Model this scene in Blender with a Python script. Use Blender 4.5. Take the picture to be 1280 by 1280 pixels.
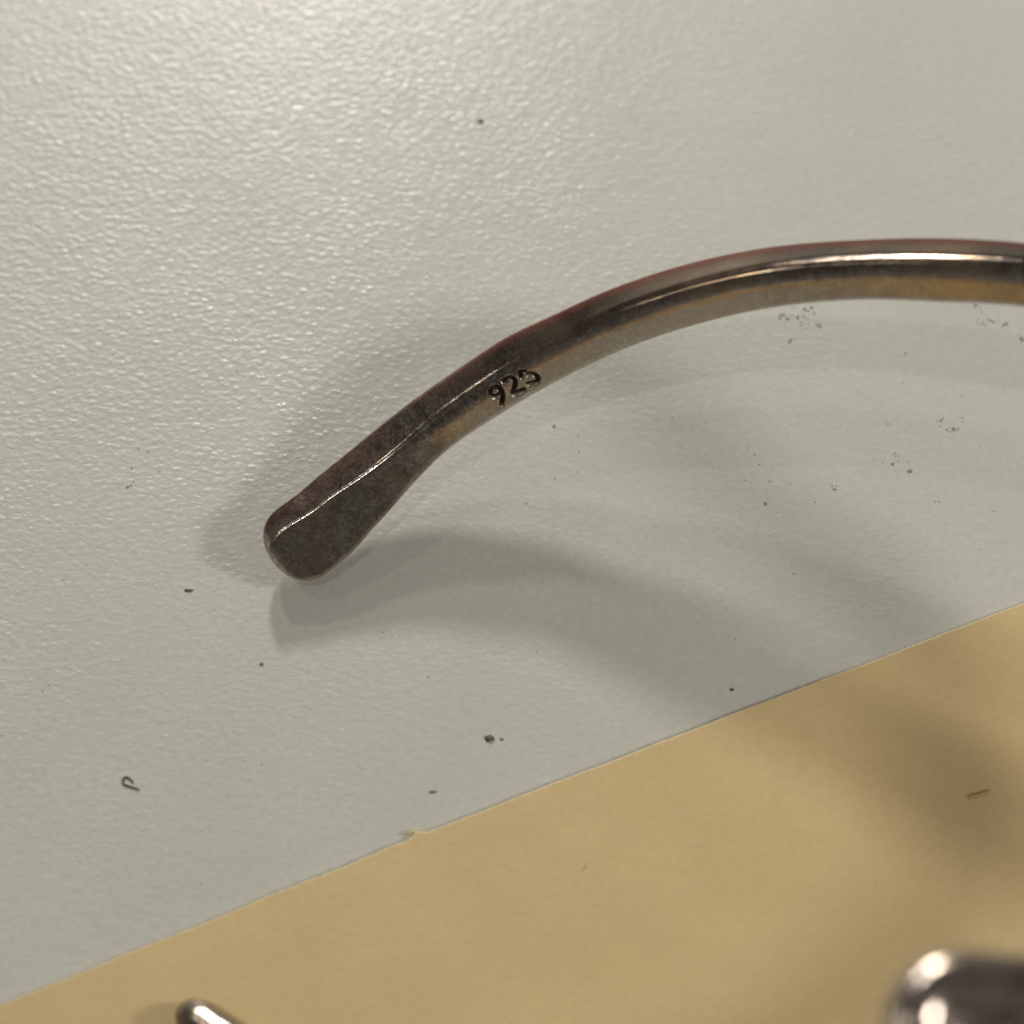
import bpy, bmesh, math, random
import numpy as np
from mathutils import Vector, noise
R_ = math.radians
MM = 0.001
scene = bpy.context.scene
for o in list(bpy.data.objects): bpy.data.objects.remove(o)
C = scene.collection
random.seed(7); rng = np.random.default_rng(7)

# ------------------------------------------------------------ camera
TILT = R_(25); DIST = 150.0
cd = bpy.data.cameras.new('camera'); cam = bpy.data.objects.new('camera', cd); C.objects.link(cam)
cam.location = (0, -DIST*math.sin(TILT)*MM, DIST*math.cos(TILT)*MM)
cam.rotation_euler = (TILT, 0, 0)
cd.sensor_width = 36; cd.lens = 18/(32/150)
cd.clip_start = 0.005; cd.clip_end = 20
cd.dof.use_dof = True; cd.dof.focus_distance = 0.1475; cd.dof.aperture_fstop = 24
scene.camera = cam

# ------------------------------------------------------------ light
w = bpy.data.worlds.new('World'); scene.world = w; w.use_nodes = True
wn = w.node_tree.nodes; wl = w.node_tree.links
bg = wn['Background']; bg.inputs['Strength'].default_value = 0.90
# dim room: walls a little brighter than the dark ceiling overhead
tc = wn.new('ShaderNodeTexCoord'); sx = wn.new('ShaderNodeSeparateXYZ'); rp = wn.new('ShaderNodeValToRGB')
wl.new(tc.outputs['Generated'], sx.inputs[0]); wl.new(sx.outputs['Z'], rp.inputs[0]); wl.new(rp.outputs[0], bg.inputs['Color'])
e = rp.color_ramp.elements; e[0].position = .0; e[0].color = (.22, .21, .19, 1); e[1].position = .95; e[1].color = (.10, .094, .084, 1)
m_ = e.new(.55); m_.color = (.15, .14, .125, 1)

def lamp(name, d, dist, radius, watts, col):
    ld = bpy.data.lights.new(name, 'AREA'); ld.shape = 'DISK'; ld.size = 2*radius*MM
    ld.energy = watts; ld.color = col
    o = bpy.data.objects.new(name, ld); C.objects.link(o)
    v = Vector(d).normalized()
    o.location = v*dist*MM
    o.rotation_euler = v.to_track_quat('Z', 'Y').to_euler()
    return o
WARM = (1.0, 0.96, 0.885)
lamp('ceiling_lamp_far', (-0.22, 1.58, 1.0), 270, 13, 0.34, WARM)
lamp('ceiling_lamp_right', (1.30, -0.20, 1.0), 380, 30, 0.45, WARM)
lamp('ceiling_lamp_middle', (-0.30, 0.79, 0.70), 440, 13, 0.22, WARM)
lamp('ceiling_lamp_above', (-0.18, -0.21, 0.96), 620, 9, 0.26, (1.0, 0.95, 0.86))
lamp('ceiling_lamp_left', (-0.54, 0.24, 0.80), 620, 15, 0.17, (1.0, 0.90, 0.74))
scene.view_settings.view_transform = 'Standard'; scene.view_settings.look = 'None'
scene.view_settings.exposure = 0; scene.view_settings.gamma = 1
scene.render.resolution_x = 1024; scene.render.resolution_y = 1024

# ------------------------------------------------------------ helpers
def mesh_obj(name, verts, faces, mat, parent=None, smooth=True):
    me = bpy.data.meshes.new(name)
    me.from_pydata([tuple(v) for v in verts], [], faces); me.update()
    if smooth: me.polygons.foreach_set('use_smooth', [True]*len(me.polygons))
    o = bpy.data.objects.new(name, me); C.objects.link(o)
    if mat: me.materials.append(mat)
    if parent: o.parent = parent
    return o
def thing(name, label, cat, loc=(0, 0, 0), group=None):
    o = bpy.data.objects.new(name, None); C.objects.link(o); o.location = Vector(loc)*MM
    o.empty_display_size = 0.005
    o['label'] = label; o['category'] = cat
    if group: o['group'] = group
    return o
def tag(o, label=None, cat=None, group=None, kind=None):
    if label: o['label'] = label
    if cat: o['category'] = cat
    if group: o['group'] = group
    if kind: o['kind'] = kind
    return o
class NT:
    def __init__(s, name):
        s.m = bpy.data.materials.new(name); s.m.use_nodes = True
        s.t = s.m.node_tree; s.n = s.t.nodes; s.l = s.t.links
        s.b = s.n['Principled BSDF']
        tc = s.n.new('ShaderNodeTexCoord'); mp = s.n.new('ShaderNodeVectorMath'); mp.operation = 'SCALE'
        mp.inputs['Scale'].default_value = 1000.0
        s.l.new(tc.outputs['Object'], mp.inputs[0]); s.co = mp.outputs[0]      # object space in millimetres
    def map(s, scale=(1, 1, 1), rot=(0, 0, 0)):
        m = s.n.new('ShaderNodeMapping'); m.inputs['Scale'].default_value = scale; m.inputs['Rotation'].default_value = rot
        s.l.new(s.co, m.inputs[0]); return m.outputs[0]
    def noise(s, scale, detail=3, rough=.55, vec=None, dist=0):
        n = s.n.new('ShaderNodeTexNoise'); n.inputs['Scale'].default_value = scale
        n.inputs['Detail'].default_value = detail; n.inputs['Roughness'].default_value = rough
        n.inputs['Distortion'].default_value = dist
        s.l.new(vec if vec else s.co, n.inputs['Vector']); return n.outputs['Fac']
    def voro(s, scale, vec=None, feature='F1', out='Distance'):
        n = s.n.new('ShaderNodeTexVoronoi'); n.feature = feature; n.inputs['Scale'].default_value = scale
        s.l.new(vec if vec else s.co, n.inputs['Vector']); return n.outputs[out]
    def ramp(s, fac, stops):
        r = s.n.new('ShaderNodeValToRGB'); e = r.color_ramp.elements
        while len(e) < len(stops): e.new(.5)
        for i, (p, c) in enumerate(stops):
            e[i].position = p; e[i].color = (c if len(c) == 4 else (*c, 1)) if hasattr(c, '__len__') else (c, c, c, 1)
        s.l.new(fac, r.inputs[0]); return r.outputs[0]
    def mix(s, fac, a, b, mode='MIX'):
        m = s.n.new('ShaderNodeMix'); m.data_type = 'RGBA'; m.blend_type = mode
        for i, v in ((0, fac), (6, a), (7, b)):
            if isinstance(v, (int, float)): m.inputs[i].default_value = v
            elif isinstance(v, tuple): m.inputs[i].default_value = (*v, 1)
            else: s.l.new(v, m.inputs[i])
        return m.outputs[2]
    def math(s, op, a, b=0.0):
        m = s.n.new('ShaderNodeMath'); m.operation = op
        for i, v in ((0, a), (1, b)):
            if isinstance(v, (int, float)): m.inputs[i].default_value = v
            else: s.l.new(v, m.inputs[i])
        return m.outputs[0]
    def bump(s, h, dist_mm, strength=1.0, prev=None):
        b = s.n.new('ShaderNodeBump'); b.inputs['Distance'].default_value = dist_mm*MM; b.inputs['Strength'].default_value = strength
        s.l.new(h, b.inputs['Height'])
        if prev: s.l.new(prev, b.inputs['Normal'])
        return b.outputs[0]
    def set(s, k, v):
        i = s.b.inputs[k]
        if isinstance(v, (int, float)): i.default_value = v
        elif isinstance(v, tuple): i.default_value = (*v, 1)
        else: s.l.new(v, i)

# ------------------------------------------------------------ materials
def mat_table():
    t = NT('textured_white_laminate')
    mott = t.noise(0.10, 3, .5)
    fine = t.noise(2.2, 3, .6)
    col = t.mix(t.ramp(mott, [(.3, 0.), (.7, 1.)]), (.585, .583, .535), (.622, .620, .572))
    col = t.mix(t.ramp(fine, [(.35, 0.), (.65, .35)]), col, (.500, .492, .435))
    # sparse grey-green grime ground into the grain, thicker in one worn patch
    g1 = t.noise(2.6, 2, .7); g2 = t.noise(.16, 2, .5)
    grime = t.math('MULTIPLY', t.ramp(g1, [(.66, 0.), (.76, 1.)]), t.ramp(g2, [(.48, .08), (.68, .8)]))
    col = t.mix(t.math('MULTIPLY', grime, .55), col, (.20, .20, .155))
    t.set('Base Color', col)
    t.set('Roughness', t.ramp(t.noise(1.6, 2), [(.3, .25), (.7, .36)]))
    t.set('Specular IOR Level', .55)
    # leather-like grain: small irregular raised flakes between fine creases
    wv = t.map((.95, 1.5, 1.0))
    a = t.noise(2.05, 2.2, .5, wv, .25)
    lump = t.noise(.42, 2, .5)
    cell = t.voro(1.6, wv)
    h = t.math('ADD', t.math('MULTIPLY', a, .75), t.math('MULTIPLY', t.ramp(cell, [(.05, 1.), (.55, 0.)]), .30))
    sp = t.n.new('ShaderNodeSeparateXYZ'); t.l.new(t.co, sp.inputs[0])
    diag = t.math('ADD', t.math('MULTIPLY', sp.outputs[0], -.75), t.math('MULTIPLY', sp.outputs[1], .65))
    diag = t.math('ADD', t.math('ADD', t.math('MULTIPLY', diag, .009), .5), t.math('MULTIPLY', t.math('ADD', t.noise(.06, 2, .5), -.5), .8))
    area = t.ramp(diag, [(.30, .12), (.80, 1.)])      # embossed grain worn flatter to one side
    n1 = t.bump(t.math('MULTIPLY', h, area), .092, .9)
    n2 = t.bump(t.noise(5.5, 3, .6), .020, .7, t.bump(lump, .10, .35, n1))
    t.l.new(n2, t.b.inputs['Normal'])
    return t.m
def mat_paper():
    t = NT('manila_paper')
    m1 = t.noise(.12, 3, .5); m2 = t.noise(3.0, 3, .6)
    col = t.mix(t.ramp(m1, [(.3, 0.), (.7, 1.)]), (.660, .500, .255), (.705, .540, .285))
    col = t.mix(t.ramp(m2, [(.40, 0.), (.75, .40)]), col, (.580, .425, .200))
    fl = t.noise(1.6, 3, .7, t.map((1, 4.2, 1), (0, 0, .5)))
    col = t.mix(t.ramp(fl, [(.66, 0.), (.76, .30)]), col, (.40, .26, .12))
    t.set('Base Color', col); t.set('Roughness', .48); t.set('Specular IOR Level', .45)
    n1 = t.bump(t.noise(2.4, 3, .6), .05, .6); n2 = t.bump(t.noise(.07, 2), 1.2, .35, n1)
    t.l.new(n2, t.b.inputs['Normal'])
    return t.m
def mat_silver(name, dark=1.0, rough=(.11, .22)):
    t = NT(name)
    m1 = t.noise(1.1, 5, .68); m2 = t.noise(5.0, 3, .65); m3 = t.noise(.22, 2, .5)
    col = t.mix(t.ramp(m1, [(.40, 0.), (.60, 1.)]), (.26*dark, .205*dark, .18*dark), (.46*dark, .42*dark, .385*dark))
    asd = t.n.new('ShaderNodeAttribute'); asd.attribute_name = 'side_shade'
    col = t.mix(t.math('MULTIPLY', asd.outputs['Fac'], .92), col, (.115*dark, .088*dark, .070*dark))  # upper side of the wire darkened in colour to mute the table's reflection
    col = t.mix(t.ramp(m2, [(.44, 0.), (.56, .6)]), col, (.075*dark, .062*dark, .055*dark))
    col = t.mix(t.ramp(t.noise(7.5, 2, .6), [(.60, 0.), (.68, .45)]), col, (.48*dark, .45*dark, .41*dark))
    col = t.mix(t.ramp(m3, [(.45, 0.), (.70, .5)]), col, (.44*dark, .32*dark, .22*dark))
    ac = t.n.new('ShaderNodeAttribute'); ac.attribute_name = 'outer_side'
    col = t.mix(t.math('MULTIPLY', ac.outputs['Fac'], .85), col, (.19*dark, .052*dark, .034*dark))  # reddish tarnish on the outer rim, darkened further to mute its lamp highlight
    ai = t.n.new('ShaderNodeAttribute'); ai.attribute_name = 'inner_side'       # inside of the cuff, reflected table light painted in as paler colour
    col = t.mix(t.math('MULTIPLY', ai.outputs['Fac'], .48), col, (.60*dark, .53*dark, .45*dark))
    fw = t.n.new('ShaderNodeAttribute'); fw.attribute_name = 'flow'
    at = t.n.new('ShaderNodeAttribute'); at.attribute_name = 'oxide'
    col = t.mix(at.outputs['Fac'], col, (.045, .028, .018))
    t.set('Base Color', col); t.set('Metallic', 1.0)
    rg = t.ramp(t.noise(1.3, 4, .65), [(.3, rough[0]), (.72, rough[1])])
    rg = t.math('ADD', rg, t.math('MULTIPLY', at.outputs['Fac'], .35))
    rg = t.math('ADD', rg, t.math('MULTIPLY', ac.outputs['Fac'], .22))
    rg = t.math('ADD', rg, t.math('MULTIPLY', ai.outputs['Fac'], .10))
    t.set('Roughness', rg)
    sc = t.noise(1.0, 3, .6, fw.outputs['Vector'])
    rg2 = t.ramp(sc, [(.55, 0.), (.66, 1.)])
    pits = t.ramp(t.voro(2.3), [(0, 0.), (.10, 1.)])
    n1 = t.bump(t.noise(4.0, 2, .5), .008, .5)
    n2 = t.bump(sc, .012, .45, n1); n3 = t.bump(pits, .018, .35, n2)
    n4 = t.bump(t.noise(.8, 2, .5), .035, .35, n3)
    t.l.new(n4, t.b.inputs['Normal'])
    return t.m
def mat_plain(name, col, rough=.8):
    t = NT(name)
    c = t.mix(t.noise(4, 2), tuple(x*.7 for x in col), tuple(min(1, x*1.25) for x in col))
    t.set('Base Color', c); t.set('Roughness', rough); return t.m
M_table = mat_table(); M_paper = mat_paper()
M_silver = mat_silver('tarnished_silver'); M_ring = mat_silver('tarnished_silver_dark', 1.6, (.16, .24))
M_dirt = mat_plain('dark_dirt', (.15, .145, .12)); M_grey = mat_plain('grey_lint', (.25, .25, .21))
M_red = mat_plain('red_fibre', (.45, .13, .06)); M_tan = mat_plain('brown_fibre', (.30, .18, .08))
M_core = mat_plain('paper_core', (.72, .60, .38), .9)

# ------------------------------------------------------------ setting
def slab(name, x0, x1, y0, y1, z0, z1, mat):
    v = [(x, y, z) for z in (z0, z1) for x, y in ((x0, y0), (x1, y0), (x1, y1), (x0, y1))]
    f = [(3, 2, 1, 0), (4, 5, 6, 7), (0, 1, 5, 4), (1, 2, 6, 5), (2, 3, 7, 6), (3, 0, 4, 7)]
    return mesh_obj(name, [Vector(p)*MM for p in v], f, mat, smooth=False)
tag(slab('table_top', -420, 420, -380, 460, -22, 0, M_table), kind='structure')

# manila paper: upper edge runs obliquely, cut a little uneven, with one frayed nick
def paper():
    L0 = Vector((-120.0, -71.2)); knots = [(-120, -70.2), (-29.2, -31.11), (-5.64, -21.17), (31.44, -6.23), (150, 40.5)]
    xs = list(np.concatenate([np.linspace(-120, -34, 30), np.linspace(-33.5, 36, 600), np.linspace(37, 150, 30)]))
    kx = [k[0] for k in knots]; ky = [k[1] for k in knots]
    th = .28; rows_n = 26
    verts = []; faces = []
    def zlift(x, d):      # sheet relaxes onto the table, slightly sprung near the edge
        return .05 + (.16+.05*noise.noise(Vector((x*.3, 7, 0))))*math.exp(-d/9)*(1+.6*math.sin(x*.11+1)) + .10*(1-math.exp(-d/30))*(1+math.sin(x*.05+d*.07))
    prof = [(0.0, 0.0), (0.0, th*.55), (.05, th*.92), (.12, th)] + [(.12 + 150*((i/rows_n)**2.2), th) for i in range(1, rows_n+1)]
    for x in xs:
        y = float(np.interp(x, kx, ky)) + .035*noise.noise(Vector((x*1.3, 0, 0))) + .09*noise.noise(Vector((x*.25, 3, 0))) + .03*noise.noise(Vector((x*4.1, 5, 0)))
        nick = math.exp(-((x+5.55)/.33)**2)*.24 - math.exp(-((x+6.3)/.30)**2)*.10
        y += nick
        for d, zz in prof:
            verts.append(Vector((x + .36*d, y - .93*d, zlift(x, d)+zz))*MM)
    n = len(prof)
    for i in range(len(xs)-1):
        for j in range(n-1):
            faces.append((i*n+j, i*n+j+1, (i+1)*n+j+1, (i+1)*n+j))
    root = thing('manila_paper', 'plain yellow manila sheet with a cut oblique edge lying on the white table', 'paper', (0, -30, 0))
    off = Vector((0, 30, 0))*MM
    top_f = [f for k, f in enumerate(faces) if k % (n-1) >= 3]; cut_f = [f for k, f in enumerate(faces) if k % (n-1) < 3]
    vs = [v+off for v in verts]
    def sub(fs):
        used = sorted({i for f in fs for i in f}); mp = {u: k for k, u in enumerate(used)}
        return [vs[u] for u in used], [tuple(mp[i] for i in f[::-1]) for f in fs]
    a, b = sub(top_f); s = mesh_obj('sheet', a, b, M_paper, root)
    a, b = sub(cut_f); e = mesh_obj('cut_edge', a, b, M_core, root); e['label'] = 'paler cut edge of the sheet'
    # frayed nick of loose paper fibre on the edge
    bm = bmesh.new(); bmesh.ops.create_icosphere(bm, subdivisions=3, radius=1)
    for q in bm.verts:
        k = 1+.35*noise.noise(q.co*2.1)
        q.co = Vector((q.co.x*.42*k-5.75, q.co.y*.13*k-20.86+.12*q.co.x+30, q.co.z*.12*k+.34))*MM
    me = bpy.data.meshes.new('frayed_nick'); bm.to_mesh(me); bm.free(); me.materials.append(M_core)
    o = bpy.data.objects.new('frayed_nick', me); C.objects.link(o); o.parent = root
paper()

# ------------------------------------------------------------ silver cuff bracelet
VDIR = np.array([0, -math.sin(TILT), math.cos(TILT)])
# centre line x, y, z and width (mm) of the front arm, terminal first
ARM = np.array([
 (-12.65, -2.97, 2.50, 4.95),
 (-11.48, -2.11, 2.80, 4.88),
 (-10.39, -1.04, 3.10, 4.68),
 (-9.11, 0.10, 3.50, 4.42),
 (-7.06, 1.96, 4.20, 3.98),
 (-5.14, 3.42, 5.00, 3.72),
 (-2.07, 5.14, 6.30, 3.73),
 (0.44, 6.35, 7.40, 3.83),
 (3.19, 7.18, 8.80, 3.68),
 (6.36, 7.96, 10.40, 3.66),
 (10.16, 8.55, 12.00, 3.66),
 (14.75, 8.61, 14.00, 3.58),
 (20.25, 8.02, 16.00, 3.52),
 (24.71, 7.10, 17.50, 3.71),
 (28.68, 6.04, 18.80, 3.64),
 (33.41, 4.23, 20.20, 3.65),
])
def spline(s, keys):     # smooth interpolation through (s, value...) rows
    keys = np.asarray(keys, float); xs = keys[:, 0]; out = []
    for c in range(1, keys.shape[1]):
        y = keys[:, c]; d = np.gradient(y, xs)
        i = np.clip(np.searchsorted(xs, s)-1, 0, len(xs)-2); h = xs[i+1]-xs[i]; t = np.clip((s-xs[i])/h, 0, 1)
        out.append((2*t**3-3*t**2+1)*y[i]+(t**3-2*t**2+t)*h*d[i]+(-2*t**3+3*t**2)*y[i+1]+(t**3-t**2)*h*d[i+1])
    return np.stack(out, 1)
def arclen(P): return np.concatenate([[0], np.cumsum(np.linalg.norm(np.diff(P, axis=0), axis=1))])

def sections(P, T, W, F, AF, AS, R, TH, kn, kv, dens):
    """rounded five-sided section swept along P; returns grids of points, normals, (n, v) coordinates"""
    N = np.cross(T, VDIR); N /= np.linalg.norm(N, axis=1)[:, None]; V = np.cross(N, T)
    S = len(P); out = []; nor = []; nv = []
    for i in range(S):
        w = W[i]; nr = -w/2+F[i]*w
        af, as_ = math.radians(AF[i]), math.radians(AS[i])
        A = np.array([w/2, -(w/2-nr)*math.tan(af)]); B = np.array([-w/2, -(nr+w/2)*math.tan(as_)])
        bot = -TH[i]
        Cc = np.array([w/2*.72, min(bot, A[1]-.35*TH[i])]); Dd = np.array([-w/2*.72, min(bot, B[1]-.35*TH[i])])
        poly = np.array([[nr, 0], A, Cc, Dd, B])                 # clockwise seen with v up
        r = min(R[i], .46*w)
        lo, hi = poly.min(0), poly.max(0); c = (lo+hi)/2; half = (hi-lo)/2
        core = c+(poly-c)*np.maximum((half-r)/half, .02)
        # end closure scales everything about the section centre
        pts = []; ns = []
        k = len(core)
        en = []
        for a in range(k):
            e = core[(a+1) % k]-core[a]; m = np.array([-e[1], e[0]]); en.append(m/np.linalg.norm(m))
        for a in range(k):
            n0, n1 = en[a-1], en[a]; a0 = math.atan2(n0[1], n0[0]); a1 = math.atan2(n1[1], n1[0])
            while a1 > a0: a1 -= 2*math.pi
            while a1 < a0-math.pi: a1 += 2*math.pi
            for q in range(dens[a][0]):
                th = a0+(a1-a0)*q/(dens[a][0]-1); u = np.array([math.cos(th), math.sin(th)])
                pts.append(core[a]+r*u); ns.append(u)
            for q in range(1, dens[a][1]):
                f = q/dens[a][1]; pts.append(core[a]*(1-f)+core[(a+1) % k]*f+r*n1); ns.append(n1)
        pts = np.array(pts); ns = np.array(ns)
        pts = c+(pts-c)*np.array([kn[i], kv[i]])
        out.append(P[i]+(pts[:, :1]*N[i]+(pts[:, 1:]-c[1])*V[i])); nv.append(np.stack([pts[:, 0], pts[:, 1]], 1))
    return np.array(out), np.array(nv)
def grid_normals(G):
    dv = np.roll(G, -1, 1)-np.roll(G, 1, 1); du = np.gradient(G, axis=0)
    n = np.cross(du, dv); l = np.linalg.norm(n, axis=2, keepdims=True); l[l < 1e-12] = 1
    n = n/l
    c = G.mean(1, keepdims=True)
    if ((G-c)*n).sum() < 0: n = -n
    return n
def build_grid(G, Nn, rows, cols_mask, name, mat, parent, oxide=None, outer=None, origin=np.zeros(3), close=(), flow=None, side=None):
    """quads of the grid for which cols_mask(i, j) is true, as ONE part, with shared smooth normals"""
    S, K = G.shape[:2]; idx = {}; verts = []; nor = []; ox = []; ou = []; fl = []; sd = []; faces = []
    def vid(i, j):
        j %= K
        if (i, j) not in idx:
            idx[(i, j)] = len(verts); verts.append((G[i, j]-origin)*MM); nor.append(Nn[i, j]); ox.append(0. if oxide is None else float(oxide[i, j])); ou.append(0. if outer is None else float(outer[i, j])); fl.append(flow[i, j] if flow is not None else (0, 0, 0)); sd.append(float(side[i, j]) if side is not None else 0.)
        return idx[(i, j)]
    for i in rows:
        for j in range(K):
            if cols_mask is None or cols_mask(i, j):
                faces.append((vid(i, j), vid(i, j+1), vid(i+1, j+1), vid(i+1, j)))
    for i, flip in close:
        ring = [vid(i, j) for j in range(K)]; faces.append(tuple(ring if flip else ring[::-1]))
    # orientation
    f = faces[len(faces)//2]; a, b, c, d = [np.array(verts[q]) for q in f[:4]]
    if np.dot(np.cross(b-a, d-a), nor[f[0]]) < 0: faces = [q[::-1] for q in faces]
    o = mesh_obj(name, verts, faces, mat, parent)
    me = o.data
    me.normals_split_custom_set_from_vertices([tuple(n) for n in nor])
    at = me.attributes.new('oxide', 'FLOAT', 'POINT'); at.data.foreach_set('value', ox)
    at = me.attributes.new('flow', 'FLOAT_VECTOR', 'POINT'); at.data.foreach_set('vector', np.array(fl, float).ravel())
    at = me.attributes.new('side_shade', 'FLOAT', 'POINT'); at.data.foreach_set('value', sd)
    for nm, sg in (('outer_side', -1), ('inner_side', 1)):
        at = me.attributes.new(nm, 'FLOAT', 'POINT'); at.data.foreach_set('value', [max(0., q*sg) for q in ou])
    return o

# stroke paths of the stamped figures, in mm: u along the wire, v across it (down in the photo)
def z2mm(p): return ((p[0]-585)/9.14/19.4, (p[1]-494)/9.14/19.4)
GLY = [
 [(392, 596), (352, 600), (324, 572), (332, 522), (372, 498), (420, 506), (444, 545), (446, 610), (424, 690)],
 [(392, 596), (425, 580), (440, 560)],
 [(486, 432), (540, 397), (590, 402), (610, 445), (590, 510), (555, 575), (610, 568), (688, 532)],
 [(735, 318), (682, 330), (690, 386)],
 [(765, 352), (830, 345), (872, 385), (850, 432), (800, 452), (745, 464)],
]
ANG = R_(30)
SEG = []
for g in GLY:
    q = []
    for p in g:
        x, y = z2mm(p); q.append((x*math.cos(ANG)-y*math.sin(ANG), x*math.sin(ANG)+y*math.cos(ANG)))
    if len(q) > 3:      # round the strokes
        Q = []; e = [q[0]]+q+[q[-1]]
        for i in range(1, len(e)-2):
            p0, p1, p2, p3 = (np.array(e[i+k]) for k in (-1, 0, 1, 2))
            for f in np.linspace(0, 1, 6)[:-1]:
                Q.append(tuple(.5*(2*p1+(p2-p0)*f+(2*p0-5*p1+4*p2-p3)*f*f+(3*p1-p0-3*p2+p3)*f**3)))
        q = Q+[q[-1]]
    SEG += list(zip(q[:-1], q[1:]))
def stroke_dist(u, v):
    d = np.full(u.shape, 9.)
    for (ax, ay), (bx, by) in SEG:
        ex, ey = bx-ax, by-ay; t = np.clip(((u-ax)*ex+(v-ay)*ey)/(ex*ex+ey*ey), 0, 1)
        d = np.minimum(d, np.hypot(u-ax-t*ex, v-ay-t*ey))
    return d
STAMP_S, STAMP_N = 18.6, .97       # where the stamp sits on the arm

def bracelet():
    P0 = ARM[:, :3]; W0 = ARM[:, 3]
    t0 = P0[1]-P0[0]; t0 /= np.linalg.norm(t0)
    E = P0[0]-t0*2.4
    P1 = np.vstack([E, P0]); W1 = np.concatenate([[5.1], W0])
    # off-frame remainder: round the back and home along the other arm
    ax = -17.4; m = P1.copy(); m[:, 1] = 2*ax-m[:, 1]; m += np.array([-4.2, -1.0, -.7])
    kz = .38
    back = np.array([(39.5, -2.6, 20.9), (48.5, -10.5, 21.2), (51.5, -19.5, 21.3), (49.0, -27.8, 21.2), (42.0, -33.6, 20.9)])
    mm = m[::-1][:-1]; wm = W1[::-1][:-1].copy()
    P = np.vstack([P1, back, mm, m[:1]]); W = np.concatenate([W1, [3.5]*5, np.minimum(np.minimum(wm, 3.3), 2.5+.07*np.arange(len(wm))[::-1]), [2.4]])
    s = arclen(P); Ltot = s[-1]; sA = arclen(P1)[-1]
    off = arclen(P1)[1]
    ss = np.concatenate([2.4*(np.linspace(0, 1, 46)**2.0), np.arange(2.5, 14.6, .11), np.arange(14.6, 20.6, .03),
                         np.arange(20.6, sA, .16), np.arange(sA, Ltot-2.4, .5), Ltot-2.4*(np.linspace(1, 0, 40)**2.0)])
    ss = np.unique(np.round(ss, 5))
    ce = spline(ss, np.column_stack([s, P])); Wd = spline(ss, np.column_stack([s, W]))[:, 0]
    T = np.gradient(ce, ss, axis=0); T /= np.linalg.norm(T, axis=1)[:, None]
    # section shape:  s, ridge fraction, face angle, side angle, corner radius, depth
    key = [(0, .20, 12, 42, .34, 2.0), (2, .24, 13, 41, .34, 2.2), (5, .31, 15, 40, .36, 2.5), (8, .42, 20, 38, .42, 2.9),
           (11, .52, 32, 37, .70, 3.2), (14, .56, 44, 38, 1.05, 3.4), (18, .54, 50, 42, 1.15, 3.4), (22, .54, 52, 46, 1.0, 3.5), (27, .55, 52, 53, .95, 3.7),
           (36, .55, 50, 55, 1.0, 3.8), (46, .55, 46, 55, 1.05, 3.7), (Ltot/2, .5, 36, 36, 1.5, 3.2), (Ltot-8, .5, 30, 34, 1.35, 3.), (Ltot, .5, 24, 30, 1.2, 2.6)]
    K = spline(ss, key)
    def close(d, L, p): return np.where(d < L, (1-(1-np.clip(d/L, 0, 1))**p)**(1/p), 1.)
    kn = close(ss, 2.3, 2.15)*close(Ltot-ss, 2.0, 2.1); kv = close(ss, .85, 2.2)*close(Ltot-ss, 1.6, 2.0)
    kn = np.maximum(kn, .002); kv = np.maximum(kv, .002)
    dens = [(22, 6), (34, 4), (7, 6), (7, 4), (14, 6)]
    dens[0] = (22, 34)
    G, nv = sections(ce, T, Wd, K[:, 0], K[:, 1], K[:, 2], K[:, 3], K[:, 4], kn, kv, dens)
    zmin = G[:40, :, 2].min(); print('tip min z', zmin, 'tip2', G[-40:, :, 2].min(), 'all', G[:, :, 2].min(), 'len', Ltot)
    Nn = grid_normals(G)
    # stamped figures: sunk strokes with a little raised burr and blackened floor
    u = np.repeat((ss-off-(STAMP_S-off) )[:, None], G.shape[1], 1); v = nv[:, :, 0]-STAMP_N
    ntop = sum(dens[0])-1+dens[1][0]
    reg = np.zeros(u.shape, bool); reg[:, :ntop] = True
    reg &= (np.abs(u) < 3)
    d = np.full(u.shape, 9.); d[reg] = stroke_dist(u[reg], v[reg])
    wob = .0
    sunk = 1/(1+np.exp((d-.118)/.020)); burr = np.exp(-((d-.235)/.060)**2)
    flat = 1/(1+np.exp((d-.33)/.03))
    disp = -(.17+.05*np.sin(u*5.1+v*3))*sunk+.032*burr-.025*flat
    disp[~reg] = 0
    G = G+Nn*disp[:, :, None]
    ox = np.clip(1/(1+np.exp((d-.125)/.022))*1.0, 0, 1); ox[~reg] = 0
    Nn = grid_normals(G)
    rel = nv[:, :, 0]/(Wd[:, None]*.5)
    outer = -1/(1+np.exp((rel+.74)/.06))*np.clip((ss[:, None]-4)/16, .2, 1) + 1/(1+np.exp(-(rel-.30)/.07))*np.clip((ss[:, None]-8)/8, 0, 1)
    tz = np.clip(1-(ss[:, None]-8.5)/4, 0, 1); rd = 2*K[:, 0][:, None]-1
    face = 1/(1+np.exp(-(rel-rd)/.05)); topside = (np.arange(rel.shape[1])[None, :] < ntop+16) | (np.arange(rel.shape[1])[None, :] > rel.shape[1]-8)
    outer = outer+tz*(.42*face-.28*(1-face))*topside  # terminal face lightened, its side darkened: facet shading put into the colour
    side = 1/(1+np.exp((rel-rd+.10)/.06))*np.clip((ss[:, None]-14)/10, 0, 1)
    flow = np.stack([np.repeat(ss[:, None]*.5, rel.shape[1], 1), nv[:, :, 0]*9, nv[:, :, 1]*9], 2)
    root = thing('bracelet', 'open tarnished silver cuff with flattened paddle end stamped 925', 'bracelet', (-13.5, -4, 0))
    org = np.array([-13.5, -4, 0])
    inpatch = d < .36
    rows = range(len(ss)-1)
    def patch(i, j): return inpatch[i, j] and inpatch[i+1, j]
    iT = int(np.searchsorted(ss, 10.5)); iT2 = int(np.searchsorted(ss, Ltot-10))
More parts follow.
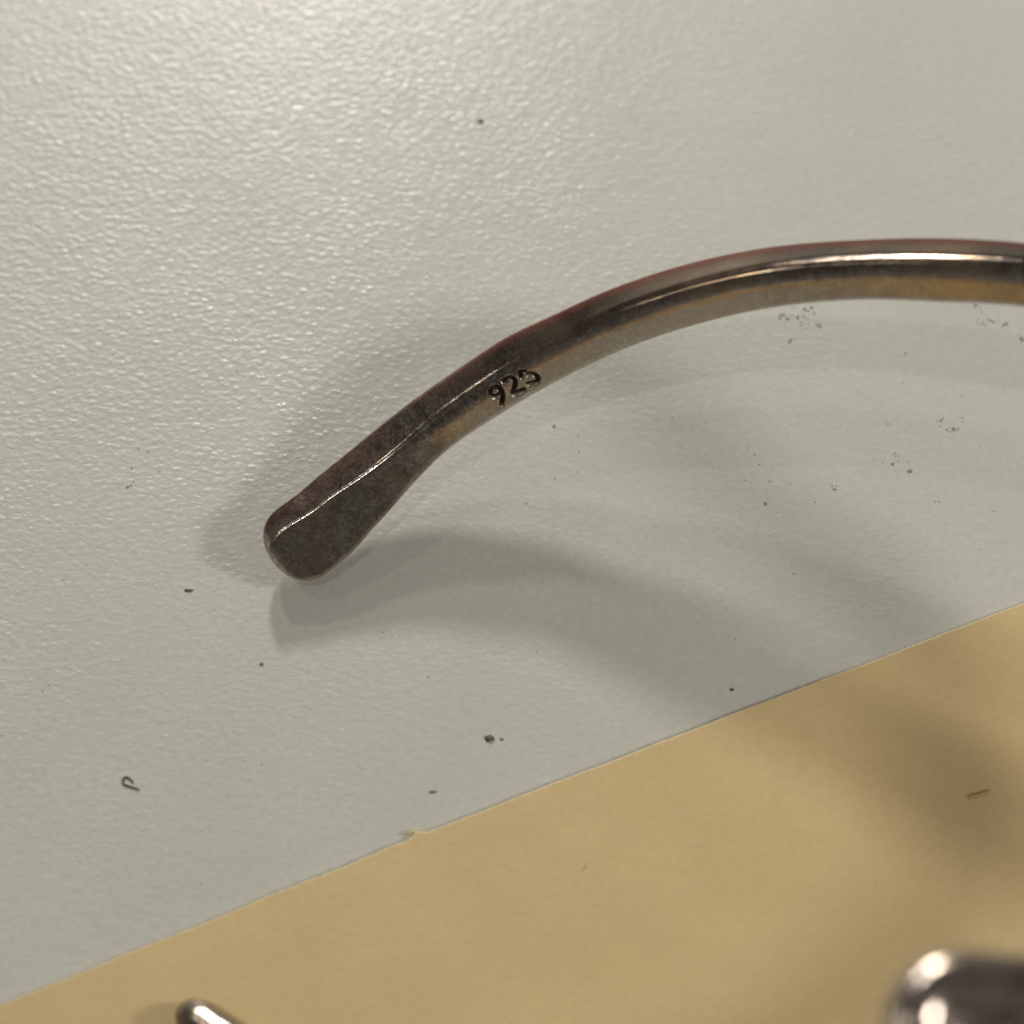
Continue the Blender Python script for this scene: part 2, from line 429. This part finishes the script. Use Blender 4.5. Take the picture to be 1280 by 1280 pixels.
    a = build_grid(G, Nn, range(0, iT), None, 'terminal', M_silver, root, ox, outer, org, close=[(0, True)], flow=flow, side=side)
    a['label'] = 'flattened paddle end with a sharp bright ridge'
    build_grid(G, Nn, range(iT, iT2), lambda i, j: not patch(i, j), 'wire_band', M_silver, root, ox, outer, org, flow=flow, side=side)
    b = build_grid(G, Nn, range(iT2, len(ss)-1), None, 'terminal', M_silver, root, ox, outer, org, close=[(len(ss)-1, False)], flow=flow, side=side)
    b['label'] = 'rounded far end just entering the frame at the lower left'
    h = build_grid(G, Nn, range(iT, iT2), patch, 'hallmark', M_silver, root, ox, outer, org, flow=flow, side=side)
    h['label'] = 'sunken blackened figures 925'
bracelet()

# ------------------------------------------------------------ signet ring standing inside the cuff, only a corner in view
def rounded_rect(hx, hy, r, n=10):
    pts = []
    for cx, cy, a0 in ((hx-r, hy-r, 0), (-hx+r, hy-r, 90), (-hx+r, -hy+r, 180), (hx-r, -hy+r, 270)):
        for i in range(n+1):
            a = R_(a0+90*i/n); pts.append((cx+r*math.cos(a), cy+r*math.sin(a)))
    return pts
def lathe_rect(name, prof, hx, hy, r, mat, parent, cap=True, n=14):
    verts = []; faces = []
    for inset, z in prof:
        for x, y in rounded_rect(hx-inset, hy-inset, max(.2, r-inset), n): verts.append(Vector((x, y, z))*MM)
    k = 4*(n+1)
    for i in range(len(prof)-1):
        for j in range(k): faces.append((i*k+j, i*k+(j+1) % k, (i+1)*k+(j+1) % k, (i+1)*k+j))
    if cap: faces.append(tuple(range((len(prof)-1)*k, len(prof)*k)))
    o = mesh_obj(name, verts, faces, mat, parent); 
    me = o.data; bm = bmesh.new(); bm.from_mesh(me); bmesh.ops.recalc_face_normals(bm, faces=bm.faces); bm.to_mesh(me); bm.free()
    return o
def ring():
    root = thing('signet_ring', 'dark silver ring with square rounded head, blurred at the lower right corner', 'ring', (23.2, -44.6, .35))
    root.rotation_euler = (0, 0, R_(-5))
    H = 37.0
    def arc(cx, cz, r, a0, a1, n=9): return [(cx-r*math.cos(R_(a0+(a1-a0)*i/n)), cz+r*math.sin(R_(a0+(a1-a0)*i/n))) for i in range(n+1)]
    prof = [(3.6, H-7.5), (1.2, H-5.0), (.25, H-3.2), (0, H-2.0)] + [(1.1-1.1*math.cos(R_(a)), H-1.1+1.1*math.sin(R_(a))) for a in range(0, 91, 9)]
    prof += [(1.5, H)] 
    lathe_rect('rim', prof+[(2.3, H-.35), (2.6, H-.8)], 8.1, 6.9, 3.6, M_ring, root, cap=False)
    lathe_rect('face_plate', [(2.55, H-.85), (2.9, H-.62), (4.0, H-.45), (5.5, H-.40)], 8.1, 6.9, 3.6, M_ring, root)
    # band: a hoop in the x-z plane
    verts = []; faces = []; n = 72; m = 16
    for i in range(n):
        a = 2*math.pi*i/n; wy = 1.9+1.6*max(0, math.sin(a))**2
        for j in range(m):
            b = 2*math.pi*j/m; rr = 16.1+.95*math.cos(b)
            verts.append(Vector((rr*math.cos(a), wy*math.sin(b), 17.05+rr*math.sin(a)))*MM)
    for i in range(n):
        for j in range(m): faces.append((i*m+j, ((i+1) % n)*m+j, ((i+1) % n)*m+(j+1) % m, i*m+(j+1) % m))
    mesh_obj('band', verts, faces, M_ring, root)
    for x, y, r in ((-7.75, 3.6, .24), (-2.6, 3.35, .13), (-.4, 2.9, .13)):  # small balls added to the head to catch glints
        bm = bmesh.new(); bmesh.ops.create_icosphere(bm, subdivisions=3, radius=r*MM)
        me = bpy.data.meshes.new('glint_granule'); bm.to_mesh(me); bm.free(); me.materials.append(M_ring)
        me.polygons.foreach_set('use_smooth', [True]*len(me.polygons))
        o = bpy.data.objects.new('glint_granule', me); C.objects.link(o); o.parent = root; o.location = Vector((x, y, H+(-.35 if r > .2 else -.45)))*MM
ring()

# ------------------------------------------------------------ crumbs, lint and smudges on the table
def crumb(name, x, y, rx, ry, h, mat, label, cat='crumb', ang=0, z=0, seed=0, group=None):
    bm = bmesh.new(); bmesh.ops.create_icosphere(bm, subdivisions=3, radius=1)
    for q in bm.verts:
        k = 1+.45*noise.noise(q.co*1.7+Vector((seed*3.1, 0, 0)))+.2*noise.noise(q.co*4+Vector((seed, 0, 0)))
        c = q.co*k; px, py = c.x*rx, c.y*ry
        q.co = Vector((px*math.cos(ang)-py*math.sin(ang), px*math.sin(ang)+py*math.cos(ang), max(c.z, -.3)*h+.3*h))*MM
    me = bpy.data.meshes.new(name); bm.to_mesh(me); bm.free(); me.materials.append(mat)
    me.polygons.foreach_set('use_smooth', [True]*len(me.polygons))
    o = bpy.data.objects.new(name, me); C.objects.link(o); o.location = Vector((x, y, z))*MM
    if label: tag(o, label, cat, group)
    return o
def fibre(name, pts, r, mat, label, cat='fibre', z=0.0):
    P = np.array([(p[0], p[1], z+r+(p[2] if len(p) > 2 else 0)) for p in pts], float); s = arclen(P)
    ss = np.linspace(0, s[-1], 28); Q = spline(ss, np.column_stack([s, P])); c = Q[0].copy(); c[2] = 0
    T = np.gradient(Q, axis=0); T /= np.linalg.norm(T, axis=1)[:, None]
    verts = []; faces = []; m = 7
    for i in range(28):
        a = np.cross(T[i], (0, 0, 1)); a /= np.linalg.norm(a); b = np.cross(a, T[i]); rr = r*(.45+.75*math.sin(math.pi*(i+.8)/29)**.5)*(1+.25*noise.noise(Vector((i*.6, 0, r*50))))
        for j in range(m):
            t = 2*math.pi*j/m; verts.append((Q[i]-c+rr*(a*math.cos(t)+b*math.sin(t)))*MM)
    for i in range(27):
        for j in range(m): faces.append((i*m+j, i*m+(j+1) % m, (i+1)*m+(j+1) % m, (i+1)*m+j))
    faces += [tuple(range(m))[::-1], tuple(range(27*m, 28*m))]
    o = mesh_obj(name, verts, faces, mat); o.location = Vector(c)*MM
    tag(o, label, cat); return o
crumb('crumb', -2.1, 29.13, .19, .16, .10, M_dirt, 'single dark round crumb on the white table near the top edge', seed=1, ang=.6)
crumb('crumb', -1.34, -14.95, .30, .21, .13, M_dirt, 'largest dark crumb on the white table, pale in its middle, above the paper', seed=2)
crumb('crumb', -.62, -15.0, .09, .09, .05, M_grey, 'faint tiny crumb just right of the largest dark crumb', seed=9)
crumb('crumb', -19.9, -5.33, .27, .09, .07, M_dirt, 'thin dark crumb left of and below the paddle end', seed=3)
crumb('crumb', 13.29, -11.84, .13, .10, .06, M_dirt, 'tiny dark crumb inside the shadow just above the paper edge', seed=4)
crumb('crumb', -15.2, -10.2, .13, .11, .05, M_grey, 'faint grey crumb left below the cast shadow of the bracelet', seed=5)
crumb('crumb', -4.7, -18.3, .22, .09, .05, M_grey, 'faint flat crumb on the table close above the paper nick', seed=6)
fibre('curled_hair', [(-22.48, -17.75), (-22.69, -17.51), (-22.93, -17.39), (-23.09, -17.57), (-23.02, -17.84), (-22.72, -17.96), (-22.36, -18.08), (-22.09, -18.17)], .055, M_dirt, 'short dark curled hair on the white table at lower left', 'hair')
fibre('red_fibre', [(26.85, -18.85), (27.1, -18.62), (27.4, -18.6), (27.9, -18.42), (28.2, -18.38)], .042, M_red, 'short red fibre lying on the yellow paper at right', z=.52)
fibre('brown_fibre', [(13.2, -14.7), (13.7, -14.2), (14.1, -13.7), (14.35, -13.5)], .035, M_tan, 'fine brown fibre on the paper beside its cut edge', z=.42)
fibre('brown_fibre', [(15.0, -13.5), (15.3, -13.42), (15.65, -13.5)], .035, M_tan, 'shortest brown fibre on the paper, right of the longer one', z=.42)
fibre('brown_fibre', [(3.9, -23.3), (4.2, -23.15), (4.35, -22.7)], .03, M_tan, 'tiny hooked brown fibre on the yellow paper in the middle', z=.44)

def smudge(name, spots, label):
    verts = []; faces = []
    for x, y, r, n in spots:
        for _ in range(n):
            a = random.uniform(0, 6.28); d = r*abs(random.gauss(0, .55)); cx, cy = x+d*math.cos(a), y+d*math.sin(a)
            s = random.choice((.05, .06, .07, .08, .13)); b = len(verts); k = 7; h = .012
            w_ = [random.uniform(.6, 1.25) for _ in range(k)]
            verts.append(Vector((cx, cy, h*1.4))*MM)
            for q in range(k): verts.append(Vector((cx+s*w_[q]*math.cos(6.283*q/k), cy+s*w_[q]*math.sin(6.283*q/k), .002))*MM)
            for q in range(k): faces.append((b, b+1+q, b+1+(q+1) % k))
    o = mesh_obj(name, verts, faces, M_grey); tag(o, label, 'dirt', kind='stuff'); return o
smudge('dirt_smudge', [(19.0, 14.0, .9, 22), (17.6, 14.1, .9, 12), (19.9, 13.3, .35, 12), (18.0, 12.3, .3, 4)], 'speckled grey dirt on the table just below the bracelet arm')
smudge('dirt_smudge', [(30.3, 14.7, .35, 8), (31.0, 13.7, .5, 10), (32.0, 13.4, .3, 9), (33.0, 12.3, .6, 8), (30.3, 13.6, .4, 5)], 'trail of grey dirt specks on the table at the right edge')
smudge('dirt_smudge', [(28.05, 5.7, .35, 9), (28.5, 6.6, .25, 3), (27.3, 6.4, .5, 4)], 'small branched dirt mark on the table at right')
smudge('dirt_smudge', [(24.2, 3.9, .2, 3), (24.1, 3.4, .7, 7), (25.0, 2.8, .4, 5)], 'short streak of dirt specks, lowest of the marks right of centre')
smudge('dirt_smudge', [(23.9, 6.2, .12, 3), (25.4, 11.3, .2, 3), (26.7, .7, .3, 3), (20.1, 1.8, .3, 3), (16, 3, 5, 10), (4, 5, 3, 6), (-24, 3, 5, 8)], 'scattered single specks of dirt over the open table')

def dust():      # very fine dust over the table, uncountable
    verts = []; faces = []
    for _ in range(420):
        x, y = random.uniform(-34, 34), random.uniform(-30, 38)
        if y < -18.9+.4*x+.5 or random.random() < .4: continue
        r = random.choice((.025, .03, .035, .05)); b = len(verts); k = 6; h = random.uniform(.01, .03); st = random.uniform(1, 2.2); an = random.uniform(0, 3.14)
        verts.append(Vector((x, y, h))*MM)
        for q in range(k):
            a, c = r*st*math.cos(1.047*q), r*math.sin(1.047*q)*random.uniform(.6, 1.2)
            verts.append(Vector((x+a*math.cos(an)-c*math.sin(an), y+a*math.sin(an)+c*math.cos(an), .002))*MM)
        for q in range(k): faces.append((b, b+1+q, b+1+(q+1) % k))
    tag(mesh_obj('fine_dust', verts, faces, M_grey), 'very fine grey dust spread over the whole white table', 'dust', kind='stuff')
dust()

for o in bpy.data.objects:
    if o.parent: continue
    g = {'crumb': 'dark crumbs lying on the white table', 'brown_fibre': 'brown fibres on the yellow paper', 'dirt_smudge': 'dirt marks on the white table'}.get(o.name.split('.')[0])
    if g: o['group'] = g
